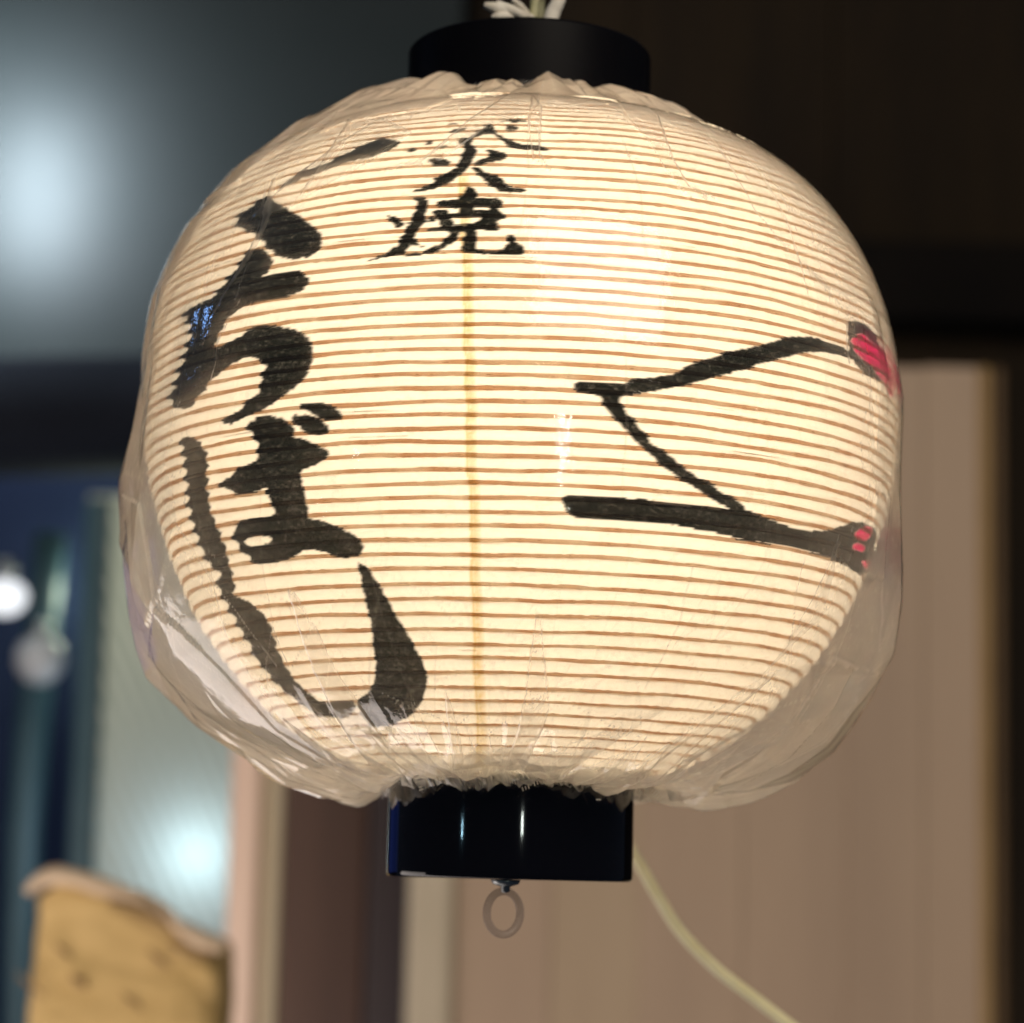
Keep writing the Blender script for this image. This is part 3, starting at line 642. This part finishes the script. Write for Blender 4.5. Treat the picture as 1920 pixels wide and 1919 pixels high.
tuft([rel(996, 36, -.02), rel(965, 34, -.03), rel(940, 31, -.036), rel(922, 33, -.036)], [.0010, .0022, .0020, .0010])
tuft([rel(990, 24, -.02), rel(975, 12, -.025), rel(962, 0, -.03)], [.0008, .0016, .0010])
tuft([rel(985, 34, -.03), rel(960, 20, -.034), rel(930, 6, -.036)], [.0010, .0022, .0012])

cord = tag(empty('power_cable', tuple(at(1240, 1690, .22))), 'thin cream cable hanging in a slant behind the lantern, lower right', 'cable')
cpts = [(1060, 300), (1085, 700), (1100, 1100), (1120, 1400), (1172, 1568), (1205, 1630), (1240, 1692), (1280, 1752), (1345, 1818), (1420, 1876), (1520, 1950), (1700, 2060)]
tube('cable', [at(x, y, .22) - np.array(cord.location) for x, y in cpts], .0029, M_CORD, cord, 10, 6)

# ------------------------------------------------------------------ background
def slab(name, px0, px1, py_top, py_bot, Y, depth, mat, parent=None, bevel=.004, y_right=None):
    """upright board standing in the plane y = Y whose front spans those columns of the photograph"""
    a, b = at(px0, (py_top + py_bot) / 2, Y), at(px1, (py_top + py_bot) / 2, Y)
    zt, zb = at((px0 + px1) / 2, py_top, Y)[2], at((px0 + px1) / 2, py_bot, Y)[2]
    bm = bmesh.new(); bm_box(bm, a[0], b[0], Y, Y + depth, zb, zt)
    o = bm_obj(name, bm, mat, parent, False, bevel)
    return o

# back wall of wide dark boards
wall = tag(empty('wall', (0, 2.75, 0)), kind='structure')
xs = [872, 1172, 1560, 1990, 2400]
def under(o, root):
    o.parent = root; o.matrix_parent_inverse = Matrix.Translation(-Vector(root.location)); return o
for a_, b_ in zip(xs[:-1], xs[1:]):
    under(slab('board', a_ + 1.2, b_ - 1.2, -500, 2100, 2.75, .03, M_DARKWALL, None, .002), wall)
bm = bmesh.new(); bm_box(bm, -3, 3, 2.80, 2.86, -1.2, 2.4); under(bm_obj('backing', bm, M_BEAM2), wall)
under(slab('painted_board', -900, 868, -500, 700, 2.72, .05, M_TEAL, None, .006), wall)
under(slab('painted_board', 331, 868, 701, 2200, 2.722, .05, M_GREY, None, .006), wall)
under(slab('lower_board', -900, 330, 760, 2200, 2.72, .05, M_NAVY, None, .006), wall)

b0, b1 = at(-900, 800, 2.5), at(700, 770, 2.5)
beam = tag(tube('wooden_beam', [b0, (b0 + b1) / 2, b1], .085, M_BEAM, None, 32, 3), 'round black wooden beam crossing behind the left side of the lantern', 'beam')
beam2 = tag(slab('wooden_beam', 1150, 2400, 450, 600, 2.66, .07, M_BEAM2, None, .012), 'black beam running above the taupe board screen at right', 'beam')

# taupe board screen on the right
ws = tag(empty('board_screen', tuple(at(1330, 1919, 2.0))), 'taupe screen of upright wooden boards with dark right edge', 'screen')
edges = [862, 1040, 1205, 1395, 1590, 1732, 1836]
for i, (a_, b_) in enumerate(zip(edges[:-1], edges[1:])):
    under(slab('board', a_ + .25, b_ - .25, 688, 2150, 2.0 + .0015 * (i % 2), .03, [M_PANEL, M_PANEL2][i in (1,)], None, .001), ws)
under(slab('left_stile', 772, 861, 684, 2150, 1.985, .05, M_TRIM, None, .010), ws)
under(slab('right_stile', 1837, 1864, 684, 2150, 1.996, .06, M_EDGE2, None, .008), ws)
under(slab('right_edge', 1864.5, 1888, 686, 2150, 2.004, .06, M_EDGE, None, .006), ws)

# brown door in the recess
dr_ = tag(empty('brown_door', tuple(at(650, 1919, 2.3))), 'dark brown door leaf between pale post and taupe screen', 'door')
under(slab('panel', 505, 690, 1000, 2150, 2.30, .03, M_BROWN, None, .005), dr_)
under(slab('stile', 691, 800, 1000, 2150, 2.285, .05, M_BROWN2, None, .006), dr_)

# pale post: pinkish front, olive flank
po = tag(empty('wooden_post', tuple(at(475, 1919, 1.9))), 'pale pinkish square wooden post standing beside brown door', 'post')
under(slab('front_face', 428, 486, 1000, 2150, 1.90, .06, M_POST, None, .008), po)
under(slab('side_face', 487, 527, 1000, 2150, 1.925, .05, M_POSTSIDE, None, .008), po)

# frosted glass door at the left
gd = tag(empty('glass_door', tuple(at(290, 1919, 2.35))), 'sage green frosted glass door with a lamp glowing behind it', 'door')
under(slab('left_stile', 128, 176, 935, 2150, 2.33, .05, M_TEALPIPE, None, .008), gd)
P0, P1 = at(140, 1500, 2.35), at(470, 1500, 2.35); zt, zb = at(300, 930, 2.35)[2], at(300, 2150, 2.35)[2]
n = 160; xx = np.linspace(P0[0], P1[0] + .05, n); zs = np.linspace(zb, zt, 120)
gx, gz_ = np.meshgrid(xx, zs); ripple = .0016 * np.sin((gx * .88 + gz_ * .42) / .0185 * 2 * np.pi)
under(np_mesh('pane', np.stack([gx, 2.35 + ripple, gz_], -1), grid_quads(120, n, False), M_PANE), gd)
# lamp standing behind the frosted pane
gl_lamp = at(378, 1605, 2.415)
lamp('light_behind_glass', 'POINT', tuple(gl_lamp), 1.25, (.62, .82, 1.0), size=.03)
lamp('light_behind_glass', 'POINT', tuple(at(240, 1100, 2.66)), 2.4, (.88, 1.0, .74), size=.05)  # added greenish light to brighten the pane; no second lamp there

pipe = tag(empty('drain_pipe', tuple(at(40, 1919, 2.6))), 'teal upright pipe against the navy wall at far left', 'pipe')
a_, b_ = at(36, 2150, 2.62), at(52, 1000, 2.62)
under(tube('pipe', [a_, (a_ + b_) / 2, (a_[0], a_[1], b_[2])], .024, M_TEALPIPE, None, 16, 3), pipe)
gb = at(8, 1120, 2.3)
globe = empty('light_globe', tuple(gb)); tag(globe, 'bright white round lamp cut by the left edge of the picture', 'lamp')
lathe('globe', [(.0003, -.024), (.012, -.022), (.0225, -.016), (.0285, -.006), (.030, .002), (.027, .012), (.0195, .019), (.009, .023), (.0003, .024)], mat_glow('globe_glow', (.93, .96, 1.0), 1.25), globe, 32)
lathe('globe_collar', [(.0003, .050), (.011, .048), (.012, .032), (.009, .027)], M_STEEL, globe, 24)
sw = empty('light_globe', tuple(at(75, 1238, 2.45))); tag(sw, 'grey globe standing in for a dim reflection below the bright white lamp', 'lamp')  # grey globe added in place of a dim reflection, not a lamp
lathe('globe', [(.0003, -.034), (.014, -.031), (.026, -.022), (.033, -.008), (.034, .004), (.031, .018), (.022, .028), (.010, .033), (.0003, .034)], mat_plain('reflection_globe', (.42, .44, .46), rough=.4), sw, 32)
lathe('globe_collar', [(.0003, .054), (.012, .052), (.014, .034), (.010, .030)], M_STEEL, sw, 24)

# yellow sack lower left
sk = empty('paper_sack', tuple(at(225, 1919, 1.2))); tag(sk, 'crumpled yellow-brown paper sack with pale folded top, lower left corner', 'sack')
L = np.array(sk.location)
n, m = 90, 70
tt_ = np.linspace(0, 2 * np.pi, n, endpoint=False); vv = np.linspace(0, 1, m)
top_l, top_r = at(60, 1660, 1.2) - L, at(415, 1780, 1.2) - L; bot_l, bot_r = at(30, 2080, 1.2) - L, at(412, 2080, 1.2) - L
SV = []
for v in vv:
    xl = bot_l[0] * (1 - v) + top_l[0] * v; xr = bot_r[0] * (1 - v) + top_r[0] * v; rnd = max(0, 1 - v) ** .3
    e = .32; cxn = np.sign(np.cos(tt_)) * np.abs(np.cos(tt_)) ** e; syn = np.sign(np.sin(tt_)) * np.abs(np.sin(tt_)) ** e
    x = (xl + xr) / 2 + (xr - xl) / 2 * cxn * (.97 + .03 * rnd); y = .07 + .07 * syn
    zt_ = np.interp(x, [xl, xl + .03, xr], [top_l[2] - .012, top_l[2] + .005, top_r[2]])
    z = bot_l[2] + (zt_ - bot_l[2]) * v
    nz2 = .0035 * vnoise(x * 40 + 7, z * 40 + y * 30, 101) + .002 * vnoise(x * 90, z * 90 + y * 60, 102)
    SV.append(np.stack([x + nz2 * .6, y - nz2, z + nz2 * .5], -1))
SV = np.array(SV); np_mesh('sack_body', SV, grid_quads(m, n), M_SACK, sk)
cap = np.array([SV[-1].mean(0)]); bm = bmesh.new(); vs = [bm.verts.new(p) for p in SV[-1]]; c0 = bm.verts.new(SV[-1].mean(0))
for i in range(n): bm.faces.new((vs[i], vs[(i + 1) % n], c0))
bm_obj('sack_lid', bm, M_SACKTOP, sk, True)
tube('folded_rim', [at(*p) - L for p in ((52, 1672, 1.206), (74, 1652, 1.20), (104, 1642, 1.197), (145, 1648, 1.194), (190, 1662, 1.196), (232, 1674, 1.193), (268, 1690, 1.196), (296, 1716, 1.196))], [.004, .0065, .0090, .0075, .0088, .0060, .0062, .003], M_SACKTOP, sk, 12, 6)
tube('folded_flap', [at(*p) - L for p in ((262, 1672, 1.21), (300, 1700, 1.20), (342, 1742, 1.19), (376, 1762, 1.186), (420, 1776, 1.19))], [.002, .0048, .0060, .0080, .0060], M_SACKTOP, sk, 12, 6)
tube('dark_crease', [at(*p) - L for p in ((205, 1690, 1.192), (260, 1706, 1.190), (300, 1728, 1.190), (332, 1750, 1.192))], [.002, .0042, .0030, .0016], M_SACKMARK, sk, 8, 4)
tube('dark_crease', [at(*p) - L for p in ((318, 1768, 1.194), (360, 1786, 1.193), (400, 1792, 1.194))], [.0015, .0028, .002], M_SACKMARK, sk, 8, 4)
for q in ((150, 1842, .0042, 26), (120, 1785, .0022, 30), (300, 1800, .0024, 40), (250, 1880, .0022, 34), (60, 1850, .0022, 50)):
    tube('dark_mark', [at(q[0] - q[3] * .6, q[1] - q[3] * .5, 1.1985) - L, at(q[0], q[1], 1.1975) - L, at(q[0] + q[3] * .5, q[1] + q[3] * .4, 1.1985) - L], [q[2] * .3, q[2], q[2] * .3], M_SACKMARK, sk, 8, 4)
